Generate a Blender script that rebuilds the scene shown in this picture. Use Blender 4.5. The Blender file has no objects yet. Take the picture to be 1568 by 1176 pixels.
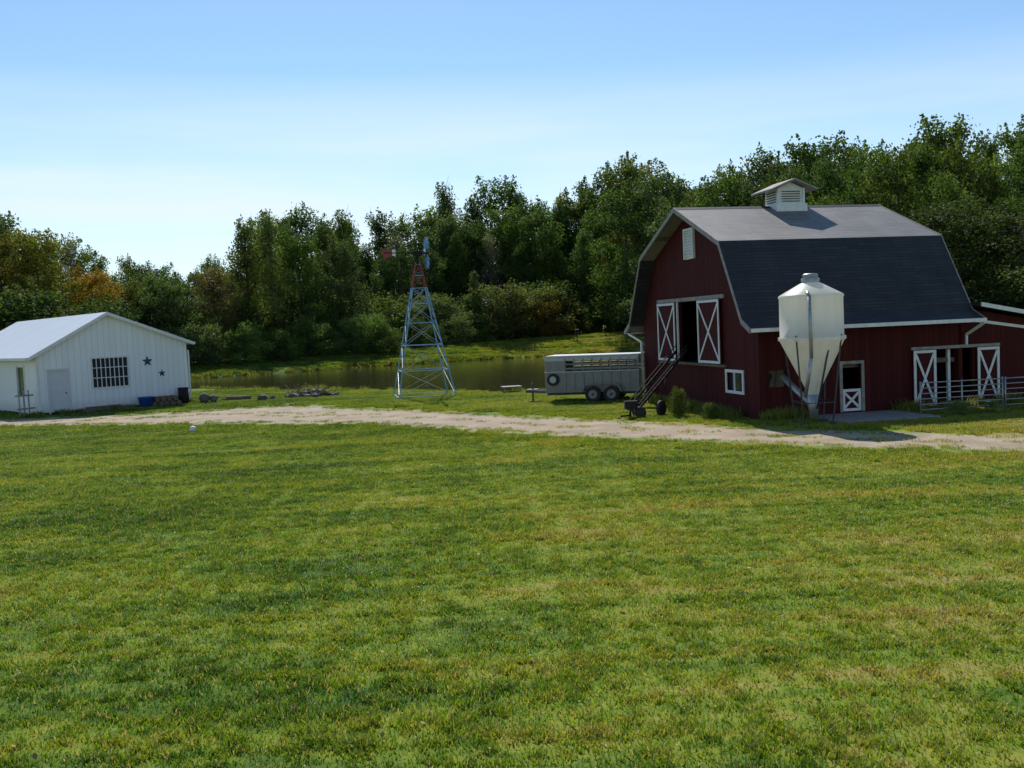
import bpy, bmesh, math, random
import numpy as np
from mathutils import Vector, Matrix
random.seed(7); np.random.seed(7)
scene=bpy.context.scene
D=bpy.data
def link(o,parent=None):
    scene.collection.objects.link(o)
    if parent: o.parent=parent
    return o
def empty(name,loc=(0,0,0),rz=0,parent=None):
    e=D.objects.new(name,None); e.location=loc; e.rotation_euler=(0,0,rz); e.empty_display_size=0.3
    return link(e,parent)
# ------------------------------------------------------------ materials
class NT:
    def __init__(s,nt): s.nt=nt
    def n(s,t,**kw):
        nd=s.nt.nodes.new(t)
        for k,v in kw.items(): setattr(nd,k,v)
        return nd
    def l(s,a,b): s.nt.links.new(a,b)
    def math(s,op,a,b=None,c=None,clamp=False):
        nd=s.n('ShaderNodeMath',operation=op,use_clamp=clamp)
        for i,v in enumerate((a,b,c)):
            if v is None: continue
            if hasattr(v,'node'): s.l(v,nd.inputs[i])
            else: nd.inputs[i].default_value=v
        return nd.outputs[0]
    def mix(s,f,a,b,mode='MIX'):
        nd=s.n('ShaderNodeMix',data_type='RGBA',blend_type=mode)
        for i,v in ((0,f),(6,a),(7,b)):
            if hasattr(v,'node'): s.l(v,nd.inputs[i])
            elif i==0: nd.inputs[0].default_value=v
            else: nd.inputs[i].default_value=(*v[:3],1)
        return nd.outputs[2]
    def noise(s,vec,scale,detail=4,rough=.55):
        nd=s.n('ShaderNodeTexNoise'); nd.inputs['Scale'].default_value=scale
        nd.inputs['Detail'].default_value=detail; nd.inputs['Roughness'].default_value=rough
        if vec is not None: s.l(vec,nd.inputs['Vector'])
        return nd.outputs['Fac']
    def ramp(s,f,pts):
        nd=s.n('ShaderNodeValToRGB'); cr=nd.color_ramp
        while len(cr.elements)<len(pts): cr.elements.new(.5)
        for e,(p,c) in zip(cr.elements,pts):
            e.position=p; e.color=(*c,1) if len(c)==3 else c
        s.l(f,nd.inputs[0]); return nd.outputs[0]
    def rng(s,f,a,b,c,d):
        nd=s.n('ShaderNodeMapRange'); s.l(f,nd.inputs[0])
        for i,v in enumerate((a,b,c,d)): nd.inputs[i+1].default_value=v
        return nd.outputs[0]
    def mapping(s,vec,scale=(1,1,1),rot=(0,0,0)):
        nd=s.n('ShaderNodeMapping'); s.l(vec,nd.inputs[0])
        nd.inputs['Scale'].default_value=scale; nd.inputs['Rotation'].default_value=rot
        return nd.outputs[0]
def newmat(name):
    m=D.materials.new(name); m.use_nodes=True; nt=m.node_tree; nt.nodes.clear()
    T=NT(nt); out=T.n('ShaderNodeOutputMaterial'); b=T.n('ShaderNodeBsdfPrincipled')
    T.l(b.outputs[0],out.inputs[0]); return m,T,b,out
def setc(T,b,c):
    if hasattr(c,'node'): T.l(c,b.inputs['Base Color'])
    else: b.inputs['Base Color'].default_value=(*c,1)
def simple(name,col,rough=.7,var=.25,scale=3,bump=.0,metal=0,bscale=20):
    m,T,b,o=newmat(name)
    oc=T.n('ShaderNodeTexCoord').outputs['Object']
    f=T.noise(oc,scale,5,.6)
    c=T.mix(T.rng(f,.3,.7,0,1),tuple(x*(1-var) for x in col),tuple(min(1,x*(1+var)) for x in col))
    setc(T,b,c); b.inputs['Roughness'].default_value=rough; b.inputs['Metallic'].default_value=metal
    if bump:
        bp=T.n('ShaderNodeBump'); bp.inputs['Strength'].default_value=bump; bp.inputs['Distance'].default_value=.02
        T.l(T.noise(oc,bscale,4),bp.inputs['Height']); T.l(bp.outputs[0],b.inputs['Normal'])
    return m
def boards(name,col,width,rough=.75,line=.35,var=.3,dirt=None):
    m,T,b,o=newmat(name)
    oc=T.n('ShaderNodeTexCoord').outputs['Object']
    sp=T.n('ShaderNodeSeparateXYZ'); T.l(oc,sp.inputs[0])
    s=T.math('MULTIPLY',T.math('ADD',sp.outputs[0],sp.outputs[1]),1/width)
    fr=T.math('FRACT',s); fl=T.math('FLOOR',s)
    wn=T.n('ShaderNodeTexWhiteNoise',noise_dimensions='1D'); T.l(fl,wn.inputs['W'])
    edge=T.math('LESS_THAN',fr,.09)
    n=T.noise(T.mapping(oc,(3,3,.5)),2,6,.65)
    v=T.math('ADD',T.math('MULTIPLY',wn.outputs[0],.5),T.math('MULTIPLY',n,.9))
    c=T.mix(T.rng(v,.2,1.1,0,1),tuple(x*(1-var) for x in col),tuple(min(1,x*(1+var)) for x in col))
    c=T.mix(T.math('MULTIPLY',edge,line),c,tuple(x*.25 for x in col))
    if dirt:
        zf=T.rng(sp.outputs[2],0,.7,1,0); zf=T.math('MULTIPLY',zf,T.noise(oc,4,4))
        c=T.mix(zf,c,dirt)
    setc(T,b,c); b.inputs['Roughness'].default_value=rough; b.inputs['Specular IOR Level'].default_value=.2
    bp=T.n('ShaderNodeBump'); bp.inputs['Strength'].default_value=.6; bp.inputs['Distance'].default_value=.02
    T.l(T.math('SUBTRACT',T.math('MULTIPLY',n,.3),edge),bp.inputs['Height']); T.l(bp.outputs[0],b.inputs['Normal'])
    return m
def grass_color(T,dark=1.0):
    pos=T.n('ShaderNodeNewGeometry').outputs['Position']
    sp=T.n('ShaderNodeSeparateXYZ'); T.l(pos,sp.inputs[0])
    big=T.noise(pos,.09,3,.5); mid=T.noise(pos,.5,5,.65); fine=T.noise(pos,4.0,4,.7)
    st=T.noise(T.mapping(pos,(.16,1.2,1),(0,0,math.radians(-14))),.9,5,.65)
    f=T.math('ADD',T.math('MULTIPLY',mid,.40),T.math('MULTIPLY',st,.50))
    f=T.math('ADD',f,T.math('MULTIPLY',fine,.30)); f=T.math('ADD',f,T.math('MULTIPLY',big,.30))
    f=T.math('ADD',T.math('MULTIPLY',T.math('SUBTRACT',f,.75),1.9),.66)
    f=T.math('ADD',f,T.rng(sp.outputs[0],-16,10,-.15,.06))
    k=dark
    c=T.ramp(f,[(.40,(.045*k,.115*k,.012*k)),(.54,(.10*k,.185*k,.015*k)),(.66,(.185*k,.265*k,.021*k)),(.78,(.27*k,.29*k,.042*k)),(.95,(.37*k,.29*k,.12*k))])
    return c,pos
def blade_mat(name,mul=1.0,straw=.14):
    m,T,b,o=newmat(name)
    c,pos=grass_color(T,1.0*mul)
    at=T.n('ShaderNodeAttribute',attribute_name='tone')
    t=at.outputs['Fac']
    c=T.mix(T.rng(t,0,1,.0,1),T.mix(1,c,(.6,.66,.6),'MULTIPLY'),T.mix(1,c,(1.5,1.42,1.6),'MULTIPLY'))
    c=T.mix(T.math('GREATER_THAN',t,1-straw),c,(.38,.31,.15))
    setc(T,b,c); b.inputs['Roughness'].default_value=.45
    b.inputs['Specular IOR Level'].default_value=.3
    tr=T.n('ShaderNodeBsdfTranslucent'); T.l(T.mix(1,c,(1.35,1.3,.5),'MULTIPLY'),tr.inputs[0])
    mx=T.n('ShaderNodeMixShader'); mx.inputs[0].default_value=.48
    T.l(b.outputs[0],mx.inputs[1]); T.l(tr.outputs[0],mx.inputs[2]); T.l(mx.outputs[0],o.inputs[0])
    return m
def leaf_mat(name,trans=.42):
    m,T,b,o=newmat(name)
    oi=T.n('ShaderNodeObjectInfo')
    at=T.n('ShaderNodeAttribute',attribute_name='tone').outputs['Fac']
    c=T.mix(T.rng(at,0,1,0,1),T.mix(1,oi.outputs['Color'],(.5,.55,.6),'MULTIPLY'),T.mix(1,oi.outputs['Color'],(1.55,1.42,1.2),'MULTIPLY'))
    setc(T,b,c); b.inputs['Roughness'].default_value=.65; b.inputs['Specular IOR Level'].default_value=.15
    tr=T.n('ShaderNodeBsdfTranslucent'); T.l(T.mix(1,c,(1.15,1.35,.6),'MULTIPLY'),tr.inputs[0])
    mx=T.n('ShaderNodeMixShader'); mx.inputs[0].default_value=trans
    T.l(b.outputs[0],mx.inputs[1]); T.l(tr.outputs[0],mx.inputs[2]); T.l(mx.outputs[0],o.inputs[0])
    return m
M={}
M['red']=boards('barn_red_boards',(.06,.0075,.007),.2,.8,.5,.35)
M['white']=simple('white_trim_paint',(.7,.7,.68),.6,.12,6,.1)
M['siding']=boards('white_metal_siding',(.8,.81,.8),.3,.5,.25,.05,dirt=(.35,.31,.24))
M['metalroof']=boards('pale_metal_roof',(.6,.63,.66),.45,.4,.25,.08)
M['dark']=simple('dark_opening',(.012,.011,.01),.9)
M['wood']=simple('weathered_wood',(.14,.10,.07),.85,.35,5,.4)
M['greywood']=simple('grey_wood',(.28,.26,.23),.85,.3,5,.4)
M['hay']=simple('hay',(.3,.23,.1),.95,.4,9,.8)
M['glass']=simple('window_glass',(.03,.035,.04),.08,.2)
M['rubber']=simple('tyre_rubber',(.02,.02,.02),.8)
M['steel']=simple('galvanised_steel',(.35,.36,.37),.45,.2,8,.1,.6)
M['darksteel']=simple('dark_steel',(.06,.06,.06),.6,.3,8,.1,.3)
M['trailer']=simple('trailer_grey_paint',(.22,.205,.19),.45,.15,3,.08)
M['trailerlight']=simple('trailer_light_roof',(.45,.45,.45),.45,.1,3)
M['rust']=simple('rusty_iron',(.02,.014,.011),.95,.4,8,.3)
M['blue']=simple('windmill_blue_paint',(.16,.36,.58),.5,.25,3)
M['redp']=simple('windmill_red_paint',(.25,.035,.03),.5,.25,3)
M['tub']=simple('blue_plastic',(.02,.07,.3),.4,.2)
M['stone']=simple('field_stone',(.13,.115,.095),.9,.5,4,.6)
M['concrete']=simple('concrete',(.25,.24,.22),.9,.2,4,.3)
M['star']=simple('star_navy_metal',(.03,.05,.12),.5)
M['bark']=simple('bark',(.09,.075,.06),.95,.35,4,.6)
M['doorgrey']=simple('door_grey',(.6,.61,.62),.6,.06,4)
def shingle(name,c1,c2,mo,spec):
    m,T,b,o=newmat(name)
    oc=T.n('ShaderNodeTexCoord').outputs['Object']; sp=T.n('ShaderNodeSeparateXYZ'); T.l(oc,sp.inputs[0])
    cb=T.n('ShaderNodeCombineXYZ'); T.l(sp.outputs[0],cb.inputs[0]); T.l(T.math('ADD',sp.outputs[2],T.math('MULTIPLY',sp.outputs[1],.35)),cb.inputs[1])
    br=T.n('ShaderNodeTexBrick'); T.l(cb.outputs[0],br.inputs['Vector']); br.inputs['Scale'].default_value=1
    br.inputs['Brick Width'].default_value=.9; br.inputs['Row Height'].default_value=.13; br.inputs['Mortar Size'].default_value=.012
    br.inputs['Color1'].default_value=(*c1,1); br.inputs['Color2'].default_value=(*c2,1); br.inputs['Mortar'].default_value=(*mo,1)
    n=T.noise(T.mapping(oc,(1,.5,.5)),1.1,6,.65); n2=T.noise(oc,25,3)
    c=T.mix(T.rng(n,.3,.7,0,1),T.mix(1,br.outputs[0],(.7,.7,.72),'MULTIPLY'),T.mix(1,br.outputs[0],(1.35,1.3,1.25),'MULTIPLY'))
    c=T.mix(T.math('MULTIPLY',n2,.3),c,tuple(x*1.3 for x in c2)); setc(T,b,c); b.inputs['Roughness'].default_value=.6
    b.inputs['Specular IOR Level'].default_value=spec
    bp=T.n('ShaderNodeBump'); bp.inputs['Strength'].default_value=.4; bp.inputs['Distance'].default_value=.015; T.l(br.outputs['Fac'],bp.inputs['Height']); bp.invert=True
    T.l(bp.outputs[0],b.inputs['Normal']); return m
M['shingle']=shingle('dark_asphalt_shingles',(.02,.021,.024),(.034,.034,.037),(.01,.01,.012),.3)
M['shingle2']=shingle('sunlit_asphalt_shingles',(.12,.115,.11),(.17,.165,.155),(.06,.06,.06),.6)  # lighter copy of the same shingles, upper slope's sunlight put into the colour
# white poly silo
m,T,b,o=newmat('white_fibreglass')
oc=T.n('ShaderNodeTexCoord').outputs['Object']
c=T.mix(T.rng(T.noise(T.mapping(oc,(3,3,.5)),1.6,5),.35,.7,0,1),(.88,.87,.8),(.8,.78,.69))
setc(T,b,c); b.inputs['Roughness'].default_value=.4
tr=T.n('ShaderNodeBsdfTranslucent'); T.l(c,tr.inputs[0]); mx=T.n('ShaderNodeMixShader'); mx.inputs[0].default_value=.5
T.l(b.outputs[0],mx.inputs[1]); T.l(tr.outputs[0],mx.inputs[2]); T.l(mx.outputs[0],o.inputs[0]); M['silo']=m
# ground
m,T,b,o=newmat('meadow_ground')
c,pos=grass_color(T,.95); fine=T.noise(pos,22,4,.7)
c=T.mix(T.rng(fine,.35,.7,.4,0),c,(.06,.055,.022)); setc(T,b,c); b.inputs['Roughness'].default_value=.95; b.inputs['Specular IOR Level'].default_value=.15
bp=T.n('ShaderNodeBump'); bp.inputs['Strength'].default_value=.5; bp.inputs['Distance'].default_value=.06; T.l(T.noise(pos,9,5,.7),bp.inputs['Height']); T.l(bp.outputs[0],b.inputs['Normal'])
M['ground']=m
# gravel
m,T,b,o=newmat('gravel')
gc,pos=grass_color(T,.8)
vo=T.n('ShaderNodeTexVoronoi'); vo.inputs['Scale'].default_value=16; T.l(pos,vo.inputs['Vector'])
a=T.noise(pos,.8,5,.6); f2=T.noise(pos,12,4,.7)
c=T.ramp(a,[(.3,(.27,.2,.125)),(.5,(.37,.29,.195)),(.7,(.46,.37,.265))])
c=T.mix(.3,c,T.mix(1,c,vo.outputs['Color'],'MULTIPLY')); c=T.mix(T.rng(f2,.55,.7,0,.5),c,(.15,.115,.07))
at=T.n('ShaderNodeAttribute',attribute_name='edge').outputs['Fac']
e=T.math('ADD',at,T.math('MULTIPLY',T.math('SUBTRACT',T.noise(pos,2.2,6,.75),.5),1.0))
c=T.mix(T.rng(e,.05,.2,.9,0),c,gc)
c=T.mix(T.math('MULTIPLY',T.rng(T.noise(pos,1.3,6,.75),.56,.7,0,.6),T.rng(at,.6,1,0,1)),c,gc)
setc(T,b,c); b.inputs['Roughness'].default_value=.95
bp=T.n('ShaderNodeBump'); bp.inputs['Strength'].default_value=.5; bp.inputs['Distance'].default_value=.03; T.l(f2,bp.inputs['Height']); T.l(bp.outputs[0],b.inputs['Normal'])
M['gravel']=m
# water
m,T,b,o=newmat('pond_water')
pos=T.n('ShaderNodeNewGeometry').outputs['Position']
setc(T,b,(.035,.032,.016)); b.inputs['Roughness'].default_value=.06; b.inputs['IOR'].default_value=1.33
bp=T.n('ShaderNodeBump'); bp.inputs['Strength'].default_value=.22; bp.inputs['Distance'].default_value=.05
T.l(T.noise(T.mapping(pos,(.5,1.6,1)),1.6,4,.6),bp.inputs['Height']); T.l(bp.outputs[0],b.inputs['Normal'])
M['water']=m
M['blade']=blade_mat('grass_blades'); M['reed']=blade_mat('reed_blades',.85,.25); M['leaf']=leaf_mat('foliage')
# ------------------------------------------------------------ mesh builder
class MB:
    def __init__(s): s.v=[];s.f=[];s.m=[];s.sm=[]
    def add(s,vs,fs,mi=0,smooth=False):
        o=len(s.v); s.v+= [tuple(v) for v in vs]
        for f in fs: s.f.append([i+o for i in f]); s.m.append(mi); s.sm.append(smooth)
    def box(s,x0,x1,y0,y1,z0,z1,mi=0):
        v=[(x,y,z) for x in (x0,x1) for y in (y0,y1) for z in (z0,z1)]
        s.add(v,[(0,1,3,2),(4,6,7,5),(0,4,5,1),(2,3,7,6),(0,2,6,4),(1,5,7,3)],mi)
    def prism(s,pts,axis,a,b,mi=0):
        def P(p,t):
            if axis=='x': return (t,p[0],p[1])
            if axis=='y': return (p[0],t,p[1])
            return (p[0],p[1],t)
        n=len(pts); v=[P(p,a) for p in pts]+[P(p,b) for p in pts]
        s.add(v,[list(range(n)),list(range(2*n-1,n-1,-1))]+[(i,(i+1)%n,(i+1)%n+n,i+n) for i in range(n)],mi)
    def cyl(s,p0,p1,r0,r1=None,n=10,mi=0,caps=True,smooth=True):
        r1=r0 if r1 is None else r1
        p0=Vector(p0);p1=Vector(p1);d=(p1-p0).normalized()
        u=d.orthogonal().normalized(); w=d.cross(u)
        ring=lambda p,r:[p+(u*math.cos(2*math.pi*i/n)+w*math.sin(2*math.pi*i/n))*r for i in range(n)]
        s.add(ring(p0,r0)+ring(p1,r1),[(i,(i+1)%n,(i+1)%n+n,i+n) for i in range(n)],mi,smooth)
        if caps:
            o=len(s.v)-2*n
            s.f.append([o+i for i in range(n)]);s.m.append(mi);s.sm.append(False)
            s.f.append([o+n+i for i in range(n)]);s.m.append(mi);s.sm.append(False)
    def beam(s,p0,p1,w,h,mi=0,up=(0,0,1)):
        p0=Vector(p0);p1=Vector(p1);d=(p1-p0).normalized();up=Vector(up)
        if abs(d.dot(up))>.95: up=Vector((1,0,0))
        a=d.cross(up).normalized(); b=a.cross(d).normalized()
        v=[p+a*x*w/2+b*y*h/2 for p in (p0,p1) for x,y in ((-1,-1),(1,-1),(1,1),(-1,1))]
        s.add(v,[(0,1,2,3),(4,7,6,5),(0,4,5,1),(1,5,6,2),(2,6,7,3),(3,7,4,0)],mi)
    def lathe(s,prof,c=(0,0),n=32,mi=0):
        v=[(c[0]+r*math.cos(2*math.pi*i/n),c[1]+r*math.sin(2*math.pi*i/n),z) for r,z in prof for i in range(n)]
        s.add(v,[(k*n+i,k*n+(i+1)%n,(k+1)*n+(i+1)%n,(k+1)*n+i) for k in range(len(prof)-1) for i in range(n)],mi,True)
    def blob(s,c,r,sc=(1,1,1),mi=0,seed=0,amp=.25,sub=2):
        bm=bmesh.new(); bmesh.ops.create_icosphere(bm,subdivisions=sub,radius=r); R=random.Random(seed)
        for v in bm.verts:
            k=1+R.uniform(-amp,amp); v.co=Vector((v.co.x*sc[0]*k+c[0],v.co.y*sc[1]*k+c[1],v.co.z*sc[2]*k+c[2]))
        s.add([v.co[:] for v in bm.verts],[[v.index for v in f.verts] for f in bm.faces],mi,False); bm.free()
    def obj(s,name,mats,parent=None,loc=(0,0,0),rz=0,bevel=0):
        me=D.meshes.new(name); me.from_pydata(s.v,[],s.f)
        for mm in mats: me.materials.append(mm)
        me.polygons.foreach_set('material_index',s.m); me.polygons.foreach_set('use_smooth',s.sm)
        bm=bmesh.new(); bm.from_mesh(me); bmesh.ops.recalc_face_normals(bm,faces=bm.faces); bm.to_mesh(me); bm.free()
        o=D.objects.new(name,me); o.location=loc; o.rotation_euler=(0,0,rz); link(o,parent)
        if bevel:
            md=o.modifiers.new('bevel','BEVEL'); md.width=bevel; md.segments=2; md.limit_method='ANGLE'
        return o
# ------------------------------------------------------------ layout data
POND=[(-44,80),(-34,75),(-23,71),(-14,63.5),(-7.2,59),(-3,55.5),(.5,52.5),(6,52),(12,57),(18,72),(21,92),(17,111),(9,114),(1.3,113),(-8,109.5),(-16.3,104),(-23,98),(-30,93),(-40,88)]
ROAD_N=[(-60,52),(-38,47),(-22.7,43.2),(-13.1,39.9),(-5.5,36.6),(-1.9,33.2),(2.2,29.6),(4.8,27.4),(8.4,24.7),(11.8,22.7),(20,18.5),(34,12)]
ROAD_F=[(-60,57),(-38,51),(-24.8,47.2),(-16.6,46),(-11.5,47.8),(-6.5,43.6),(-2.3,39.5),(1.5,35.4),(3.8,33),(7.3,29.4),(10.8,26.6),(13.3,25.0),(21,21.2),(34,15.5)]
def smooth_poly(P,sub=6,closed=True):
    n=len(P);out=[]
    R=range(n) if closed else range(n-1)
    g=lambda i:P[i%n] if closed else P[max(0,min(n-1,i))]
    for i in R:
        p0,p1,p2,p3=g(i-1),g(i),g(i+1),g(i+2)
        for k in range(sub):
            t=k/sub
            out.append(tuple(.5*((2*p1[j])+(-p0[j]+p2[j])*t+(2*p0[j]-5*p1[j]+4*p2[j]-p3[j])*t*t+(-p0[j]+3*p1[j]-3*p2[j]+p3[j])*t**3) for j in (0,1)))
    if not closed: out.append(P[-1])
    return out
PONDS=smooth_poly(POND,4)
ROADPOLY=ROAD_N+ROAD_F[::-1]
def inside_np(X,Y,P):
    ins=np.zeros(X.shape,bool); n=len(P); j=n-1
    for i in range(n):
        xi,yi=P[i];xj,yj=P[j]
        c=((yi>Y)!=(yj>Y))&(X<(xj-xi)*(Y-yi)/((yj-yi) if yj!=yi else 1e-9)+xi)
        ins^=c; j=i
    return ins
def dist_np(X,Y,P):
    d=np.full(X.shape,1e9); n=len(P)
    for i in range(n):
        ax,ay=P[i];bx,by=P[(i+1)%n]; dx,dy=bx-ax,by-ay
        t=np.clip(((X-ax)*dx+(Y-ay)*dy)/(dx*dx+dy*dy+1e-9),0,1)
        d=np.minimum(d,np.hypot(X-ax-t*dx,Y-ay-t*dy))
    return d
def sdf(X,Y,P):
    d=dist_np(X,Y,P); return np.where(inside_np(X,Y,P),-d,d)
def height(X,Y):
    X=np.asarray(X,float);Y=np.asarray(Y,float)
    s=sdf(X,Y,PONDS)+.35*np.sin(X*.9)*np.cos(Y*.7)
    z=np.where(s<1.2,-1.0*np.clip((1.2-s)/2.8,0,1)**1.0,0)
    yf=np.interp(X,[-60,-40,-30,-16,1,17,30],[84,86,93,104,113,113,105])
    k=np.clip((Y-yf+.2)/12,0,1); k=k*k*(3-2*k)
    h=np.interp(X,[-60,-30,-10,15,60],[.7,.9,1.3,2.0,2.1])
    z=z*(1-k)+k*h*np.clip((Y-75)/15,0,1)
    return z
xs=np.concatenate([np.array([-900,-500,-300,-200,-140,-100,-80]),np.arange(-62,62,.9),np.array([66,80,100,140,200,300,500,900])])
ys=np.concatenate([np.array([-200,-100,-50,-20,0,12,24,36,44]),np.arange(48,150,.9),np.array([160,180,220,300,450,700,1200,2500])])
X,Y=np.meshgrid(xs,ys); Z=height(X,Y); nx=len(xs)
vs=np.stack([X.ravel(),Y.ravel(),Z.ravel()],1)
fs=[(j*nx+i,j*nx+i+1,(j+1)*nx+i+1,(j+1)*nx+i) for j in range(len(ys)-1) for i in range(nx-1)]
me=D.meshes.new('ground'); me.from_pydata(vs.tolist(),[],fs); me.materials.append(M['ground'])
me.polygons.foreach_set('use_smooth',[True]*len(fs)); link(D.objects.new('ground',me))
W=[]; cx,cy=-8,84
for x,y in PONDS:
    dx,dy=x-cx,y-cy; l=math.hypot(dx,dy); W.append((x+dx/l*1.0,y+dy/l*1.0,-.25))
me=D.meshes.new('pond_water'); me.from_pydata(W,[],[list(range(len(W)))]); me.materials.append(M['water']); link(D.objects.new('pond_water',me))
def resample(P,n):
    P=smooth_poly(P,8,False); L=[0]
    for a,b in zip(P,P[1:]): L.append(L[-1]+math.dist(a,b))
    t=np.linspace(0,L[-1],n); return np.stack([np.interp(t,L,[p[0] for p in P]),np.interp(t,L,[p[1] for p in P])],1)
N=520; A=resample(ROAD_N,N); B=resample(ROAD_F,N)
rj=np.random.RandomState(3)
def wob(n,amps):
    o=np.zeros(n)
    for s,a in amps: o+=np.interp(np.arange(n),np.arange(0,n+s,s),rj.uniform(-a,a,len(np.arange(0,n+s,s))))
    return o
dirs=(B-A); dirs/=np.linalg.norm(dirs,axis=1)[:,None]
A2=A+dirs*(-.45+wob(N,[(12,.28),(4,.14),(1,.07)]))[:,None]; B2=B+dirs*(.45+wob(N,[(12,.4),(4,.2),(1,.08)]))[:,None]
vs=[];fs=[];ed=[]; K=11
for i in range(N):
    for k in range(K):
        p=A2[i]+(B2[i]-A2[i])*k/(K-1); vs.append((p[0],p[1],.004)); ed.append(min(k,K-1-k)/(K-1)*2)
for i in range(N-1):
    for k in range(K-1): a=i*K+k; fs.append((a,a+1,a+K+1,a+K))
me=D.meshes.new('gravel_road'); me.from_pydata(vs,[],fs); me.materials.append(M['gravel'])
at=me.attributes.new('edge','FLOAT','POINT'); at.data.foreach_set('value',ed); link(D.objects.new('gravel_road',me))
# ------------------------------------------------------------ barn
BC=(8.0,31.6); BR=math.atan2(.217,.976); BW=10.5; BL=7.5
barn=empty('red_barn',(BC[0],BC[1],0),BR)
prof=[(-.68,3.0),(-.08,3.3),(1.5,5.95),(5.25,7.5),(9.0,5.95),(10.58,3.3),(11.18,3.0)]
def rz(y): return float(np.interp(y,[p[0] for p in prof],[p[1] for p in prof]))-.02
def column(mb,t0,t1,z0,z1,axis,a,b,mi=0):
    if z1 is None:
        ks=[p[0] for p in prof if t0<p[0]<t1]
        top=[(t,rz(t)) for t in [t1]+ks[::-1]+[t0]]
        mb.prism([(t0,z0),(t1,z0)]+top,axis,a,b,mi)
    else: mb.prism([(t0,z0),(t1,z0),(t1,z1),(t0,z1)],axis,a,b,mi)
w=MB()
for (t0,t1,segs) in [(0,1.2,[(0,None)]),(1.2,2.4,[(0,.88),(1.5,None)]),(2.4,4.6,[(0,None)]),(4.6,6.6,[(0,1.76),(4.04,None)]),(6.6,10.5,[(0,None)])]:
    for z0,z1 in segs: column(w,t0,t1,z0,z1,'x',0,.14)
column(w,0,10.5,0,None,'x',BL-.14,BL)
H=3.28
for (x0,x1,segs) in [(.14,.35,[(0,H)]),(.35,.95,[(0,1.05),(1.6,H)]),(.95,2.95,[(0,H)]),(2.95,3.65,[(0,.1),(1.68,H)]),(3.65,6.35,[(0,H)]),(6.35,7.9,[(2.0,H)])]:
    for z0,z1 in segs: w.box(x0,x1,0,.14,z0,z1 if x1<7 else 3.0)
w.box(7.9,10.1,0,.14,0,2.75); w.box(10.1,10.9,0,.14,0,1.35); w.box(10.1,10.9,0,.14,1.95,2.6); w.box(10.9,13,0,.14,0,2.3)
w.prism([(7.9,2.75),(10.1,2.75),(10.1,2.9),(7.9,3.3)],'y',0,.14)
w.box(.14,BL-.14,10.36,10.5,0,3.3)
w.box(12.86,13,.14,8,0,2.3); w.box(7.64,13,7.86,8,0,2.3)
w.obj('walls',[M['red']],barn)
r=MB()
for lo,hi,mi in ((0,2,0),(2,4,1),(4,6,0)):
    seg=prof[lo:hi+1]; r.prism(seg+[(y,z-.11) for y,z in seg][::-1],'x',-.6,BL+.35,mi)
# metal-free ridge cap and drip edges
r.prism([(5.05,7.43),(5.25,7.525),(5.45,7.43),(5.45,7.41),(5.25,7.502),(5.05,7.41)],'x',-.61,BL+.36,0)
r.prism([(7.86,3.52),(13.6,2.42),(13.6,2.32),(7.86,3.42)],'y',-.45,8.4)
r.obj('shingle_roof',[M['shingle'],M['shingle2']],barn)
t=MB()
for xa,xb in ((-.64,-.603),(BL+.353,BL+.39)):
    for (a,b2) in zip(prof,prof[1:]):
        t.prism([(a[0],a[1]+.02),(b2[0],b2[1]+.02),(b2[0],b2[1]-.15),(a[0],a[1]-.15)],'x',xa,xb,1)
t.box(-.6,BL+.35,-.80,-.69,2.88,3.0,0)
t.box(-.6,BL+.35,11.19,11.32,2.86,3.0,0)
t.beam((-.45,11.2,2.86),(-.08,10.62,2.5),.08,.08,0); t.beam((-.08,10.62,2.5),(-.08,10.62,.3),.08,.08,0)
t.beam((7.8,-.75,2.86),(7.62,-.06,2.45),.08,.08,0); t.beam((7.62,-.06,2.45),(7.62,-.06,2.1),.07,.07,0)
t.prism([(7.9,3.53),(13.6,2.44),(13.6,2.3),(7.9,3.39)],'y',-.5,-.453,0)
t.prism([(7.66,3.02),(13,2.2),(13,2.1),(7.66,2.92)],'y',-.04,-.003,0)
t.box(-.07,-.003,2.4,8.7,4.06,4.2,1)
t.box(-.06,-.004,4.5,4.6,1.76,4.05,0); t.box(-.06,-.004,6.6,6.7,1.76,4.05,0)
t.box(-.10,-.004,2.4,8.7,1.66,1.752,2)
for bx in [(1.1,2.5,.78,.88),(1.1,2.5,1.5,1.6),(1.1,1.2,.88,1.5),(2.4,2.5,.88,1.5),(1.77,1.83,.88,1.5)]: t.box(-.04,-.003,*bx,0)
for bx in [(2.85,3.75,1.68,1.78),(2.85,2.95,.1,1.68),(3.65,3.75,.1,1.68)]: t.box(bx[0],bx[1],-.05,-.003,bx[2],bx[3],1)
for bx in [(10.0,11.0,1.27,1.35),(10.0,11.0,1.95,2.03),(10,10.1,1.35,1.95),(10.9,11,1.35,1.95)]: t.box(bx[0],bx[1],-.04,-.003,bx[2],bx[3],0)
t.box(5.5,8.9,-.1,-.045,2.02,2.12,1)
t.box(7.05,7.15,.16,.26,0,2.0,0)
t.obj('trim',[M['white'],M['greywood'],M['wood']],barn)
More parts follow.
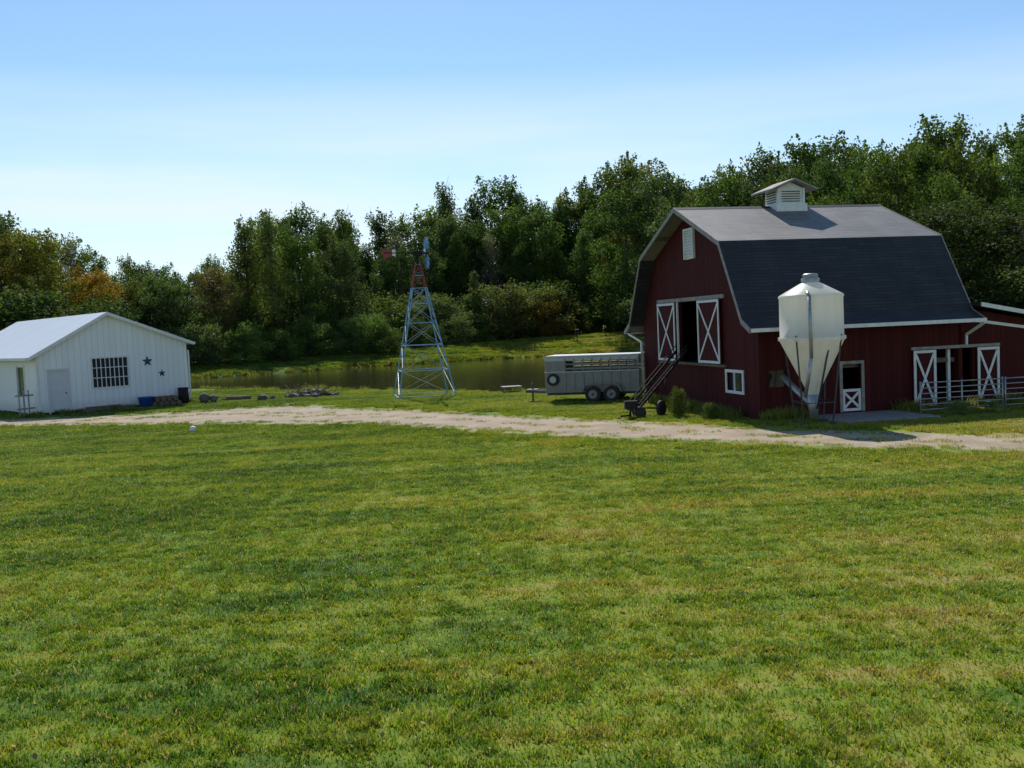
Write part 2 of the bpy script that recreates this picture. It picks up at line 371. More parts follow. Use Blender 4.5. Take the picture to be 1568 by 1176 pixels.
def xdoor(mb,a0,a1,z0,z1,plane,off,th=.05):
    def bx(p0,p1,q0,q1,o0,o1,mi):
        if plane=='x': mb.box(o0,o1,p0,p1,q0,q1,mi)
        else: mb.box(p0,p1,o0,o1,q0,q1,mi)
    o1=off; o0=off-th
    bx(a0,a1,z0,z1,o0,o1,0)
    f=.09; e0=o0-.03; e1=o0-.002
    bx(a0,a0+f,z0,z1,e0,e1,1); bx(a1-f,a1,z0,z1,e0,e1,1); bx(a0+f,a1-f,z0,z0+f,e0,e1,1); bx(a0+f,a1-f,z1-f,z1,e0,e1,1)
    m0=(e0+e1)/2
    for k,(u0,u1) in enumerate(((a0+f,a1-f),(a1-f,a0+f))):
        p=[(u0,z0+f+.04),(u1,z1-f-.04)]
        P=[(m0+.004*k,q[0],q[1]) if plane=='x' else (q[0],m0+.004*k,q[1]) for q in p]
        mb.beam(P[0],P[1],.02,.08,1)
dr=MB()
xdoor(dr,2.65,4.5,1.78,4.04,'x',-.075); xdoor(dr,6.7,8.5,1.78,4.04,'x',-.075)
xdoor(dr,5.55,6.4,.12,2.0,'y',-.055); xdoor(dr,8.0,8.85,.12,2.0,'y',-.055)
xdoor(dr,2.96,3.64,.12,.85,'y',.08)
dr.obj('cross_braced_doors',[M['red'],M['white']],barn)
i=MB()
i.box(.16,7.3,.16,10.3,1.55,1.7,0)
i.box(2.3,7.2,1,9.8,1.7,2.3,1)
for k in range(14):
    R=random.Random(k); y=R.uniform(3.8,7.2); x=R.uniform(1.2,2.2); z=1.7+.38*(k%3)
    i.box(x,x+.9,y,y+.45,z,z+.37,1)
i.box(.16,13,.16,7.8,.0,.05,0)
i.box(.09,.1,1.2,2.4,.88,1.5,2); i.box(.35,.95,.09,.1,1.05,1.6,2)
i.obj('interior_and_glass',[M['wood'],M['hay'],M['glass']],barn)
v=MB(); v.box(-.03,-.003,4.8,5.7,5.62,6.75,0)
for k in range(9): v.prism([(-.09,5.72+k*.11),(-.03,5.77+k*.11),(-.03,5.80+k*.11),(-.09,5.75+k*.11)],'y',4.88,5.62,0)
for yy in (4.8,5.62): v.box(-.10,-.031,yy,yy+.08,5.62,6.75,0)
v.box(-.10,-.031,4.88,5.62,6.67,6.75,0)
v.obj('louvre_vent',[M['white']],barn)
c=MB(); cx0,cx1,cy0,cy1=3.35,4.4,4.75,5.75
c.box(cx0-.1,cx1+.1,cy0-.1,cy1+.1,7.05,7.54,0)
c.box(cx0,cx1,cy0,cy1,7.54,8.12,0)
for k in range(5): c.box(cx0+.15,cx1-.15,cy0-.04,cy0-.003,7.62+k*.09,7.65+k*.09,2); c.box(cx0-.04,cx0-.003,cy0+.15,cy1-.15,7.62+k*.09,7.65+k*.09,2)
for xx in (cx0-.03,cx1-.05): c.box(xx,xx+.08,cy0-.05,cy0-.002,7.54,8.12,0)
mx_=(cx0+cx1)/2
rp=[(cx0-.42,8.07),(mx_,8.45),(cx1+.42,8.07),(cx1+.42,8.01),(mx_,8.38),(cx0-.42,8.01)]
c.prism(rp,'y',cy0-.35,cy1+.35,1)
c.prism([(cx0+.01,8.121),(cx1-.01,8.121),(mx_,8.35)],'y',cy0+.01,cy1-.01,0)
c.obj('cupola',[M['white'],M['greywood'],M['darksteel']],barn)
s=MB(); s.box(10.2-8.6,4.8,-2.5,-.02,-.05,.07,0); s.obj('feed_slab',[M['concrete']],barn,bevel=.02)
# ------------------------------------------------------------ feed silo
silo=empty('feed_silo',(9.2,29.9,0),0)
s=MB()
s.lathe([(.0,4.47),(.2,4.46),(.24,4.34),(.30,4.32),(.93,3.97),(.965,3.93),(.965,3.9),(.94,3.86),(.945,2.72),(1.0,2.70),(1.0,2.60),(.945,2.57),(.20,1.05),(.2,.92)],n=48)
s.obj('fibreglass_tank',[M['silo']],silo)
s=MB()
s.lathe([(.26,4.33),(.28,4.45),(.22,4.50),(.22,4.53),(.25,4.54),(.2,4.6),(.0,4.62)],n=24)
s.cyl((-.36,-.8,4.05),(-.36,-1.02,3.9),.055,.055); s.cyl((-.36,-1.02,3.9),(-.34,-1.02,2.1),.055,.055); s.cyl((-.34,-1.02,2.1),(-.42,-.6,.9),.055,.055)
s.cyl((0,0,.95),(0,0,.2),.2,.12,14); s.cyl((.0,0,.55),(-.5,1.5,1.4),.1,.1)
s.obj('fill_pipe_cap_and_boot',[M['steel']],silo)
s=MB()
for k in range(4):
    a=math.radians(45+90*k); x,y=math.cos(a),math.sin(a)
    s.beam((x*.96,y*.96,2.75),(x*.62,y*.62,.05),.04,.04)
    s.box(x*.62-.1,x*.62+.1,y*.62-.1,y*.62+.1,.0,.09)
    a2=a+math.pi/2; s.beam((x*.70,y*.70,.7),(math.cos(a2)*.70,math.sin(a2)*.70,.7),.025,.025)
s.cyl((.25,-.75,2.3),(.05,-.2,.5),.03,.03)
s.obj('steel_legs',[M['darksteel']],silo)
# ------------------------------------------------------------ hay elevator
el=empty('hay_elevator',(4.2,34.3,0),0)
s=MB(); p0=Vector((0,0,.3)); p1=Vector((2.35,3.2,2.2)); d=(p1-p0).normalized(); side=d.cross(Vector((0,0,1))).normalized()
for sg in (-1,1):
    s.beam(p0+side*.22*sg,p1+side*.22*sg,.035,.09)
    s.beam(p0+side*.24*sg+Vector((0,0,.2)),p1+side*.24*sg+Vector((0,0,.2)),.025,.025)
L=(p1-p0).length
for k in range(12):
    p=p0+d*(L*(k+.3)/12); s.beam(p-side*.22,p+side*.22,.03,.025)
    for sg in (-1,1): s.beam(p+side*.22*sg,p+side*.24*sg+Vector((0,0,.2)),.02,.02)
mid=p0+d*L*.5
for sg in (-1,1): s.beam(mid+side*.3*sg,Vector((.65,.6,.25))+side*.4*sg,.035,.035)
for c0 in (Vector((.65,.6,.28)),):
    s.cyl(c0-side*.5,c0+side*.5,.03,.03)
    for sg in (-1,1): s.cyl(c0+side*(.5*sg-.06),c0+side*(.5*sg+.06),.28,.28,18,1); s.cyl(c0+side*(.5*sg-.07),c0+side*(.5*sg+.07),.12,.12,12,0)
s.box(-.3,.15,-.25,.05,.35,.62,0); s.cyl((-.1,-.1,0),(-.1,-.1,.4),.04,.04,8); s.cyl((.25,-.22,.2),(.25,.12,.2),.2,.2,16,1)
s.beam((-.1,0,.1),(-.5,-.7,.15),.05,.06)
s.obj('elevator_frame',[M['rust'],M['rubber']],el)
# ------------------------------------------------------------ stock trailer
tr=empty('livestock_trailer',(1.45,42.8,0),math.radians(-16))
s=MB(); Lt,Wt=4.15,1.7
s.box(.0,Lt,.0,Wt,.42,.55,0)
for y0,y1 in ((0,.05),(Wt-.05,Wt)):
    s.box(0.02,Lt,y0,y1,.55,1.3,0); s.box(.9,Lt,y0,y1,1.42,1.5,0); s.box(.9,Lt,y0,y1,1.62,1.68,0); s.box(.0,Lt,y0,y1,1.80,1.96,1); s.box(0.02,.9,y0,y1,1.3,1.80,0)
    yo=(y0-.03,y0-.002) if y0==0 else (y1+.002,y1+.03)
    for k in range(9): x=.9+k*(Lt-.96)/8; s.box(x,x+.05,yo[0],yo[1],.5,1.9,0)
    s.box(.0,Lt,yo[0]-.01,yo[1]-.003 if y0==0 else yo[1]+.01,1.30,1.35,1)
s.box(-.0,.015,0.05,Wt-.05,.55,1.96,1); s.box(Lt-.05,Lt-.003,.05,Wt-.05,.55,1.3,0); s.box(Lt-.05,Lt-.003,.05,Wt-.05,1.7,1.95,0)
s.prism([(0,1.962),(Lt,1.962),(Lt,2.02),(.1,2.04),(-.06,1.99)],'y',-.04,Wt+.04,1)
s.cyl((.38,-.10,1.0),(.38,-.005,1.0),.27,.27,24,2); s.cyl((.38,-.12,1.0),(.38,-.101,1.0),.15,.15,20,3)
s.obj('trailer_body',[M['trailer'],M['trailerlight'],M['rubber'],M['steel']],tr,bevel=.012)
s=MB()
for wx in (2.15,2.95):
    for y0,y1 in ((-.24,-.05),(Wt+.05,Wt+.24)):
        s.cyl((wx,y0,.34),(wx,y1,.34),.34,.34,24,0); s.cyl((wx,y0-.01,.34),(wx,y1+.01,.34),.19,.19,20,3); s.cyl((wx,y0-.03,.34),(wx,y1+.03,.34),.06,.06,10,1)
for y0,y1 in ((-.28,-.055),(Wt+.055,Wt+.28)):
    s.prism([(1.68,.45),(1.78,.72),(1.95,.8),(3.15,.8),(3.32,.72),(3.42,.45),(3.37,.45),(3.28,.69),(3.13,.76),(1.97,.76),(1.82,.69),(1.73,.45)],'y',y0,y1,2)
s.beam((0,.3,.45),(-1.1,Wt/2,.45),.08,.1,1); s.beam((0,Wt-.3,.45),(-1.1,Wt/2,.45),.08,.1,1); s.cyl((-.8,Wt/2,.0),(-.8,Wt/2,.85),.04,.04,8,1); s.box(-.95,-.65,Wt/2-.12,Wt/2+.12,-.0,.04,1)
s.box(-1.05,-.55,Wt/2-.25,Wt/2+.25,.5,.56,3)
s.box(.01,Lt,.3,.4,.3,.418,1); s.box(.01,Lt,Wt-.4,Wt-.3,.3,.418,1)
s.obj('wheels_and_hitch',[M['rubber'],M['darksteel'],M['trailer'],M['greywood']],tr)
# ------------------------------------------------------------ windmill
wm=empty('windmill_tower',(-4.6,51,0),math.radians(12))
s=MB(); zt=6.9; hb,ht=1.45,.11
cor=lambda z,k:Vector(((1,1,-1,-1)[k]*(hb+(ht-hb)*z/zt),(1,-1,-1,1)[k]*(hb+(ht-hb)*z/zt),z))
lv=[.05,1.35,2.65,3.8,4.8,5.6,6.25,6.8]
for k in range(4):
    s.beam(cor(0,k),cor(5.6,k),.055,.055,0); s.beam(cor(5.6,k),cor(zt,k),.04,.04,2)
    for j,z in enumerate(lv):
        wd_=.035 if j<5 else .02
        s.beam(cor(z,k),cor(z,(k+1)%4),wd_,wd_,0)
        if j<len(lv)-1:
            s.beam(cor(z,k),cor(lv[j+1],(k+1)%4),.010,.02,1 if j<5 else 2); s.beam(cor(z,(k+1)%4),cor(lv[j+1],k),.010,.02,1 if j<5 else 2)
for k in range(22):
    z=.3+k*.29; a=cor(z,2); b2=cor(z,1); q=(a+b2)/2; s.beam(q-Vector((.10,0.02,0)),q+Vector((.10,-.02,0)),.010,.010,1)
s.obj('lattice_tower',[M['blue'],M['steel'],M['redp']],wm)
s=MB(); s.cyl((0,0,6.7),(0,0,7.6),.05,.05,8,0); s.box(-.22,.25,-.13,.13,7.25,7.5,0)
s.cyl((.2,0,7.38),(.55,0,7.38),.04,.04,8,0)
s.beam((-.2,0,7.4),(-1.7,0,7.45),.03,.05,0)
s.prism([(-1.3,7.3),(-1.75,7.1),(-1.85,7.7),(-1.3,7.6)],'y',-.012,.012,1)
s.prism([(-1.12,7.25),(-1.298,7.3),(-1.298,7.6),(-1.12,7.6)],'y',-.012,.012,2)
c0=Vector((.48,0,7.38))
for k in range(16):
    a=2*math.pi*k/16
    rad=Vector((0,math.cos(a),math.sin(a))); tan=Vector((0,-math.sin(a),math.cos(a)))
    o0=c0+rad*.3; o1=c0+rad*.85; tw=tan*.8+Vector((.6,0,0))
    s.add([o0-tw*.05,o0+tw*.05,o1+tw*.13,o1-tw*.13],[(0,1,2,3)],3 if k%4 else 1)
    a2=2*math.pi*(k+1)/16; r2=Vector((0,math.cos(a2),math.sin(a2)))
    s.beam(c0+rad*.6,c0+r2*.6,.015,.02,0); s.beam(c0,c0+rad*.35,.015,.02,0)
s.obj('wheel_and_vane',[M['rust'],M['redp'],M['white'],M['blue']],wm)
# ------------------------------------------------------------ white shed
sh=empty('white_shed',(-23.4,48.4,0),math.radians(42)); SW=7.7; SL=15
s=MB()
sprof=[(-.5,2.88),(3.45,5.05),(8.0,3.32)]
szt=lambda x: float(np.interp(x,[p[0] for p in sprof],[p[1] for p in sprof]))-.1
def scol(x0,x1,z0,z1,y0,y1):
    if z1 is None:
        ks=[p[0] for p in sprof if x0<p[0]<x1]
        s.prism([(x0,z0),(x1,z0)]+[(x,szt(x)) for x in [x1]+ks[::-1]+[x0]],'y',y0,y1)
    else: s.box(x0,x1,y0,y1,z0,z1)
for x0,x1,sg in [(0,.5,[(0,None)]),(.5,1.42,[(2.2,None)]),(1.42,2.65,[(0,None)]),(2.65,4.45,[(0,1.2),(2.68,None)]),(4.45,SW,[(0,None)])]:
    for z0,z1 in sg: scol(x0,x1,z0,z1,0,.12)
scol(0,SW,0,None,SL-.12,SL)
zl=szt(0)-.02
s.box(0,.12,.12,2.2,0,zl); s.box(0,.12,2.2,3.4,0,.95); s.box(0,.12,2.2,3.4,2.4,zl); s.box(0,.12,3.4,SL-.12,0,zl)
s.box(SW-.12,SW,.12,SL-.12,0,szt(SW)-.02)
s.obj('walls',[M['siding']],sh)
s=MB(); s.prism(sprof+[(x,z-.08) for x,z in sprof][::-1],'y',-.3,SL+.3); s.obj('metal_roof',[M['metalroof']],sh)
s=MB()
for a,b2 in zip(sprof,sprof[1:]): s.prism([(a[0],a[1]+.01),(b2[0],b2[1]+.01),(b2[0],b2[1]-.16),(a[0],a[1]-.16)],'y',-.34,-.303,0)
s.box(-.60,-.503,-.3,SL+.3,2.76,2.9,0); s.box(8.003,8.1,-.3,SL+.3,3.2,3.33,0)
s.beam((8.05,-.2,3.2),(7.76,-.06,2.9),.07,.07,2); s.beam((7.76,-.06,2.9),(7.76,-.06,.1),.07,.07,0)
s.box(-.06,.06,-.05,-.003,0,2.9,0)
for bx in [(.42,.5,0,2.28),(1.42,1.5,0,2.28),(.5,1.42,2.2,2.28)]: s.box(bx[0],bx[1],-.04,-.003,bx[2],bx[3],1)
s.box(.5,1.42,.04,.09,.02,2.2,1); s.cyl((1.3,.0,1.05),(1.3,.04,1.05),.035,.035,8,2)
for bx in [(2.55,2.65,1.12,2.76),(4.45,4.55,1.12,2.76),(2.65,4.45,1.12,1.2),(2.65,4.45,2.68,2.76)]: s.box(bx[0],bx[1],-.04,-.003,bx[2],bx[3],0)
for k in range(1,8): x=2.65+k*1.8/8; s.box(x-.02,x+.02,.03,.06,1.2,2.68,0)
for z in (1.68,2.2): s.box(2.65,4.45,.025,.065,z-.02,z+.02,0)
s.box(2.65,4.45,.08,.09,1.2,2.68,3); s.box(.05,.06,2.2,3.4,.95,2.4,3)
s.box(-.0-.04,-.003,2.1,2.2,.85,2.5,0); s.box(-.04,-.003,3.4,3.5,.85,2.5,0)
s.box(0.0,SW,-.03,-.003,.0,.12,2)
s.obj('trim_door_window',[M['white'],M['doorgrey'],M['rust'],M['glass']],sh)
s=MB()
for (x,z,rr) in ((5.5,2.4,.3),(6.25,1.72,.21)):
    pts=[(x+math.sin(math.pi*k/5)*(rr if k%2==0 else rr*.42),z+math.cos(math.pi*k/5)*(rr if k%2==0 else rr*.42)) for k in range(10)]
    v=[(p[0],-.02,p[1]) for p in pts]+[(x,-.09,z)]; s.add(v,[(k,(k+1)%10,10) for k in range(10)]+[list(range(10))],0)
s.obj('barn_stars',[M['star']],sh)
def at_shed(x,y):
    a=math.radians(42); return (-23.4+x*math.cos(a)-y*math.sin(a),48.4+x*math.sin(a)+y*math.cos(a),0)
s=MB(); s.lathe([(.0,.0),(.32,.0),(.4,.5),(.43,.52),(.43,.56),(.37,.56),(.3,.06),(0,.06)],n=24); s.obj('water_tub',[M['tub']],None,at_shed(5.0,-.8))
s=MB()
for k in range(9):
    x=-.75+(k%5)*.32; z=.14+.26*(k//5); s.cyl((x+.15*(k//5),-.35,z),(x+.15*(k//5)+.05,.4,z),.14,.13,10)
s.box(-.95,.95,-.45,.45,.0,.03)
s.obj('firewood_stack',[M['wood']],None,at_shed(6.1,-.75),math.radians(42))
s=MB(); s.cyl((0,0,0),(0,0,.85),.28,.28,20); s.cyl((0,0,.4),(0,0,.43),.295,.295,20); s.cyl((0,0,.85),(0,0,.88),.29,.29,20)
s.obj('oil_drum',[M['rust']],None,at_shed(7.2,-.4))
s=MB()
for k in range(3): s.beam((k*.22,0,.0),(k*.22+.1,.35,1.3),.16,.03)
s.beam((-.1,.1,.4),(.75,.12,.42),.03,.08); s.beam((-.1,.28,1.05),(.75,.3,1.05),.03,.08)
s.obj('wooden_pallet',[M['greywood']],None,at_shed(-.95,-.1),.75)
s=MB(); s.box(0,2.6,-.2,.1,0,.16); s.box(.3,2.0,-.18,.05,.163,.26); s.obj('lumber_pile',[M['wood']],None,at_shed(1.8,-.35),math.radians(42))
s=MB(); s.blob((0,0,.28),.28,seed=2,amp=.05); s.blob((.45,.2,.22),.22,seed=3,amp=.15); s.obj('garden_rock',[M['stone']],None,at_shed(8.0,-1.2))
s=MB(); s.blob((0,0,.12),.12,amp=0,sub=3); o=s.obj('white_ball',[M['white']],None,(-11.9,36.2,0))
for p in o.data.polygons: p.use_smooth=True
s=MB(); R=random.Random(5)
for k in range(46):
    a=R.uniform(0,6.28); q=R.random()**.7; x=q*1.5*math.cos(a); y=q*.8*math.sin(a); s.blob((x,y,.08+.4*(1-q)*R.random()),R.uniform(.07,.22),(1.2,1,.7),0,k,.25,1)
for k in range(60):
    a=R.uniform(0,6.28); x=R.uniform(-1.2,1.2); y=R.uniform(-.5,.5); l=R.uniform(.4,1.1); s.cyl((x,y,.1),(x+l*math.cos(a),y+l*math.sin(a)*.5,.2+R.uniform(0,.6)),.025,.01,5,1)
s.obj('brush_pile',[M['stone'],M['wood']],None,(-11.2,54.3,0))
s=MB(); s.cyl((0,0,.1),(1.3,.3,.12),.13,.1,10); s.beam((-.3,.4,.06),(.9,.1,.1),.25,.08); s.obj('fallen_log',[M['wood']],None,(-15.8,54,0))
s=MB(); s.blob((0,0,.14),.2,(1.3,1,.9),0,4); s.blob((.5,.2,.1),.15,(1,1,.8),0,5); s.obj('boulder',[M['stone']],None,(-13.6,53.2,0))
s=MB(); s.box(-.5,.5,-.4,.4,.28,.33)
for x in(-.42,.42):
    for y in(-.3,.3): s.beam((x,y,0),(x,y,.28),.06,.06)
s.obj('wooden_platform',[M['greywood']],None,(-.05,50.5,0),.2)
s=MB(); s.cyl((0,0,0),(0,0,1.0),.06,.06,8); s.box(-.2,.2,-.2,.2,.9,1.45); s.prism([(-.27,1.452),(.27,1.52),(.27,1.57),(-.27,1.5)],'x',-.25,.25)
s.cyl((0,-.21,1.25),(0,-.2,1.25),.06,.06,10); zz=float(height(8.2,120)); s.obj('nest_box',[M['rust']],None,(8.2,120,zz))
s=MB()
for seg in range(3):
    a=Vector((0+seg*3.0,0,0)); b2=a+Vector((2.9,0,0))
    for x in (a,b2,(a+b2)/2): s.cyl(x,x+Vector((0,0,1.1)),.025,.025,8)
    for k in range(6): z=.2+k*.17; s.cyl(a+Vector((0,0,z)),b2+Vector((0,0,z)),.018,.018,8)
s.obj('pipe_corral_fence',[M['steel']],None,(12.9,30.9,0),math.radians(10))
# ------------------------------------------------------------ trees
def set_tone(me,tone):
    a=me.attributes.new('tone','FLOAT','FACE'); a.data.foreach_set('value',tone.astype(np.float32))
def leaf_arrays(C,size,rs,up=.3,asp=.6):
    n=len(C)
    d=rs.normal(size=(n,3)); d/=np.linalg.norm(d,axis=1)[:,None]
    e=rs.normal(size=(n,3)); e-= (e*d).sum(1)[:,None]*d; e/=np.linalg.norm(e,axis=1)[:,None]
    s=size*rs.uniform(.6,1.35,n)[:,None]
    return np.stack([C-d*s*.5,C+e*s*asp*.5,C+d*s*.5,C-e*s*asp*.5],1)
def tree_mesh(name,seed,H=18,R=4.2,base=.12,nl=46,per=230,leaf=.3,shape='round',clump=1.15,bare=0):
    rs=np.random.RandomState(seed); mb=MB()
    bend=rs.uniform(-.6,.6,2); trunk=lambda z:np.array([bend[0]*math.sin(z/H*2.2),bend[1]*math.sin(z/H*1.7),z])
    zs=np.linspace(0,H*.93,9); rad=lambda z:max(.03,.24*(H/18)*(1-z/H)**.8)
    for a,b2 in zip(zs,zs[1:]): mb.cyl(trunk(a),trunk(b2),rad(a),rad(b2),7,0,False)
    C=[];Tn=[]
    lop=rs.uniform(.7,1.2,8)
    for k in range(nl):
        f=base+(.97-base)*((k+.5)/nl); z0=f*H; g=(f-base)/(1-base)
        if shape=='round': w=math.sin(math.pi*min(1,(g*.80+.18)))**.5
        elif shape=='cone': w=(1-g)**.85+.05
        elif shape=='tall': w=(math.sin(math.pi*(g*.80+.17))**.7)*(1-.35*g)
        else: w=math.sin(math.pi*(g*.6+.35))**.7
        az=k*2.4+rs.uniform(-.5,.5); L=R*w*rs.uniform(.5,1.1)*lop[int((az%6.283)/6.2832*7.99)]; elv=rs.uniform(.15,.7) if shape!='cone' else rs.uniform(-.15,.1)
        if shape=='tall': elv+=.4
        p0=trunk(max(.05*H,z0-L*.45)); d=np.array([math.cos(az)*math.cos(elv),math.sin(az)*math.cos(elv),math.sin(elv)])
        p1=p0+d*L; p1[2]=min(p1[2],H*1.02)
        mb.cyl(p0,p1,rad(z0)*.45+.02,.015,5,0,False)
        if bare and rs.random()<bare:
            for q in range(6):
                s0=p0+(p1-p0)*rs.uniform(.4,1); mb.cyl(s0,s0+rs.normal(size=3)*.5+np.array([0,0,1.0]),.03,.008,4,0,False)
            if rs.random()<.6: continue
        for fr in (1.0,.55):
            if fr<1 and L<1.2: continue
            c=p0+(p1-p0)*fr; cr=clump*rs.uniform(.55,1.25)*(1 if fr==1 else .85)*(.65 if shape=='cone' else 1); n=int(per*(cr/clump)**1.6*rs.uniform(.7,1.2))
            v=rs.normal(size=(n,3)); v/=np.linalg.norm(v,axis=1)[:,None]; v*=(rs.uniform(0,1,n)**.45)[:,None]*cr
            v[:,2]*=.75; v+=rs.normal(size=(n,3))*.2*cr
            base_t=rs.uniform(.1,.9)
            C.append(c+v); Tn.append(np.clip(base_t+rs.normal(size=n)*.17+v[:,2]/cr*.15,0,1))
            if shape in('tall','round') and g>.45 and fr==1:
                for q in range(2):
                    m_=int(per*.14); o_=rs.normal(size=3)*cr*.45; o_[2]=abs(o_[2])*.5; hh=rs.uniform(.6,1.3)
                    tt=rs.uniform(0,1,m_); v=rs.normal(size=(m_,3))*.2*(1.15-tt)[:,None]*1.3; v[:,2]+=tt*hh
                    C.append(c+o_+v); Tn.append(np.clip(base_t+.1+rs.normal(size=m_)*.15,0,1))
    C=np.concatenate(C);Tn=np.concatenate(Tn)
    C[:,2]=np.maximum(C[:,2],.25)
    Q=leaf_arrays(C,leaf,rs).reshape(-1,3); nb=len(mb.f); o=len(mb.v)
    me=D.meshes.new(name); me.from_pydata(mb.v+Q.tolist(),[],mb.f+[(o+4*i,o+4*i+1,o+4*i+2,o+4*i+3) for i in range(len(C))])
    me.materials.append(M['bark']); me.materials.append(M['leaf'])
    me.polygons.foreach_set('material_index',[0]*nb+[1]*len(C)); set_tone(me,np.concatenate([np.zeros(nb),Tn])); return me
TM={'round':[tree_mesh('broadleaf_mesh_%d'%i,10+i,R=5.0,base=.06,nl=54,per=200,leaf=.3,shape='round',clump=1.3) for i in range(5)],
    'tall':[tree_mesh('poplar_mesh_%d'%i,30+i,R=4.0,base=.05,nl=50,shape='tall',clump=1.15,per=180,leaf=.28,bare=.08) for i in range(3)],
    'bare':[tree_mesh('thin_tree_mesh_%d'%i,50+i,R=3.6,base=.12,nl=40,per=75,leaf=.24,shape='tall',clump=1.1,bare=.5) for i in range(2)],
    'cone':[tree_mesh('spruce_mesh',60,H=18,R=5.0,base=.05,nl=90,per=130,leaf=.4,shape='cone',clump=1.2)],
    'bush':[tree_mesh('bush_mesh_%d'%i,70+i,H=5,R=2.9,base=.05,nl=34,per=150,leaf=.2,shape='bush',clump=.8) for i in range(3)]}
HM={'round':18,'tall':18,'bare':18,'cone':18,'bush':5}
GR=[(.07,.115,.024),(.085,.125,.026),(.06,.105,.03),(.10,.135,.03),(.075,.105,.038)]
YE=[(.14,.155,.03),(.15,.14,.03),(.12,.15,.03)]
rt=random.Random(11)
def put(name,kind,x,y,h,wid=1.0,col=None,parent=None):
    me=rt.choice(TM[kind]); o=D.objects.new(name,me); z=float(height(x,y))
    k=h/HM[kind]; o.location=(x,y,z-.05); o.rotation_euler=(0,0,rt.uniform(0,6.28)); kw=k*wid*rt.uniform(.9,1.15)
    if kind!='bush': kw=max(kw,.75*wid)
    o.scale=(kw,kw,k)
    c=col or rt.choice(GR); j=rt.uniform(.78,1.2); o.color=(c[0]*j,c[1]*j,c[2]*j,1); link(o,parent); return o
TL=empty('distant_tree_line',(0,0,0))
SX=[-110,-90,-67,-62,-58,-54,-50,-45,-39.5,-35,-33,-29.7,-23.6,-19,-15,-11,-8,-2.7,2.4,8.6,16.5,23.4,27.7,31.3,40,60,90]
SZ=[19,20,21.5,19,19.4,16.6,14.7,13.9,13.8,13.6,17,20.5,20.2,20,21,20,22,23.6,21.6,22.4,24.4,24,22.8,24.6,25,25,24]
for (yy,mul,sp_) in ((139,.66,4.0),(146,.84,4.0),(154,1.0,3.8)):
    x=-102
    while x<84:
        x+=sp_*rt.uniform(.6,1.3); y=yy+rt.uniform(-3,3); sc=y/130
        if x>50 and yy<150: continue
        h=np.interp(x/sc,SX,SZ); h=(h-3.4)*sc+3.4-float(height(x,y)); h*=mul*rt.uniform(.84,1.03)
        kind=rt.choices(['round','tall','bare'],[6,4,.9])[0]
        if -46<x/sc<-35: kind='round'
        col=rt.choice(YE) if rt.random()<.10 else None
        if kind=='bare': col=(.15,.15,.10)
        put('tree',kind,x,y,h,1.0,col,TL)
def yfar(x): return float(np.interp(x,[-60,-40,-30,-16,1,17,30],[84,86,93,104,113,113,105]))
SB=empty('shoreline_shrubs')
x=-54
while x<-5:
    x+=rt.uniform(1.6,3.0); y=yfar(x)+rt.uniform(7.5,10)+(4 if x>-14 else 0); put('shrub','bush',x,y,rt.uniform(2.6,4.6),1.1,rt.choice([(.11,.17,.04),(.09,.14,.035),(.13,.17,.06),(.08,.12,.03)]),SB)
x=-60
while x<34:
    x+=rt.uniform(1.8,3.2); y=max(yfar(x)+17,104 if x<-20 else 0)+rt.uniform(0,6); put('shrub','bush',x,y,rt.uniform(4,7.5) if x<6 else rt.uniform(3,5),1.2,None,SB)
for x,y,h,c_ in ((-2.2,125,7.2,(.13,.15,.05)),(1,127,6.5,(.15,.15,.045)),(4,128,6.5,(.12,.13,.04)),(6.8,129,6,(.10,.11,.035)),(5.2,126,4.6,(.24,.16,.03))): put('shrub','bush',x,y,h,1.2,c_,SB)
put('spruce_tree','cone',-4.4,127,9.5,.62,(.08,.11,.04))
LT=empty('autumn_tree_group')
for x,y,h,kd,c_ in ((-57,104,16.5,'tall',(.10,.10,.06)),(-52,100,14.5,'round',(.18,.15,.03)),(-47.5,101,14.5,'round',(.16,.16,.03)),(-55,106,14,'round',(.08,.10,.03)),(-43.5,103,10.5,'round',(.32,.18,.02)),(-41.5,106,9.5,'round',(.12,.15,.03)),(-60,98,13,'round',None),(-38,108,10,'round',None),(-50,95,8.5,'bush',None),(-45,96,8,'bush',(.08,.12,.03)),(-40,97,7,'bush',None),(-56,92,8,'bush',None),(-62,90,9,'round',None),(-35,104,9,'round',(.07,.11,.03)),(-32,108,10.5,'round',(.12,.10,.04)),(-30,114,16,'tall',(.14,.17,.04)),(-27,114,16.5,'tall',(.15,.18,.05)),(-24,116,14.5,'round',None),(-20,119,13.5,'round',None)):
    put('tree',kd,x,y,h,1.0 if kd!='bush' else 1.2,c_,LT)
RT=empty('woodland_behind_barn')
RX=[14,20.5,22.6,25.6,27,29,32,34,36.6,38,40,46,60]; RZ=[13.8,15,16.7,15.8,15.2,17.7,19.0,17.4,15.9,16.5,17.7,18,18]
for (yy,mul,sp_) in ((70,.78,3.3),(76,.98,2.9),(84,1.0,3.4)):
    x=yy*.245 if yy>72 else 19
    while x<yy*.72:
        x+=sp_*rt.uniform(.7,1.2); y=yy+rt.uniform(-2,2); sc=y/75
        h=np.interp(x/sc,RX,RZ); h=(h-3.4)*sc+3.4; h*=mul*rt.uniform(.82,1.0)
        put('tree',rt.choices(['round','tall'],[5,3])[0],x,y,h,.85,rt.choice(GR+[(.11,.11,.035)]),RT)
for x,y,h in ((22,60,8),(25.5,58,9.5),(29,55,9),(32,54,11),(35,52,10),(24,64,9),(28,62,10)): put('tree','round',x,y,h,1.0,(.055,.075,.025),RT)
for x,y,h in ((20,62,5),(24,55,5),(27,52,5),(30,48,6),(33,46,6),(20,58,4)): put('shrub','bush',x,y,h,1.2,(.045,.065,.02),RT)
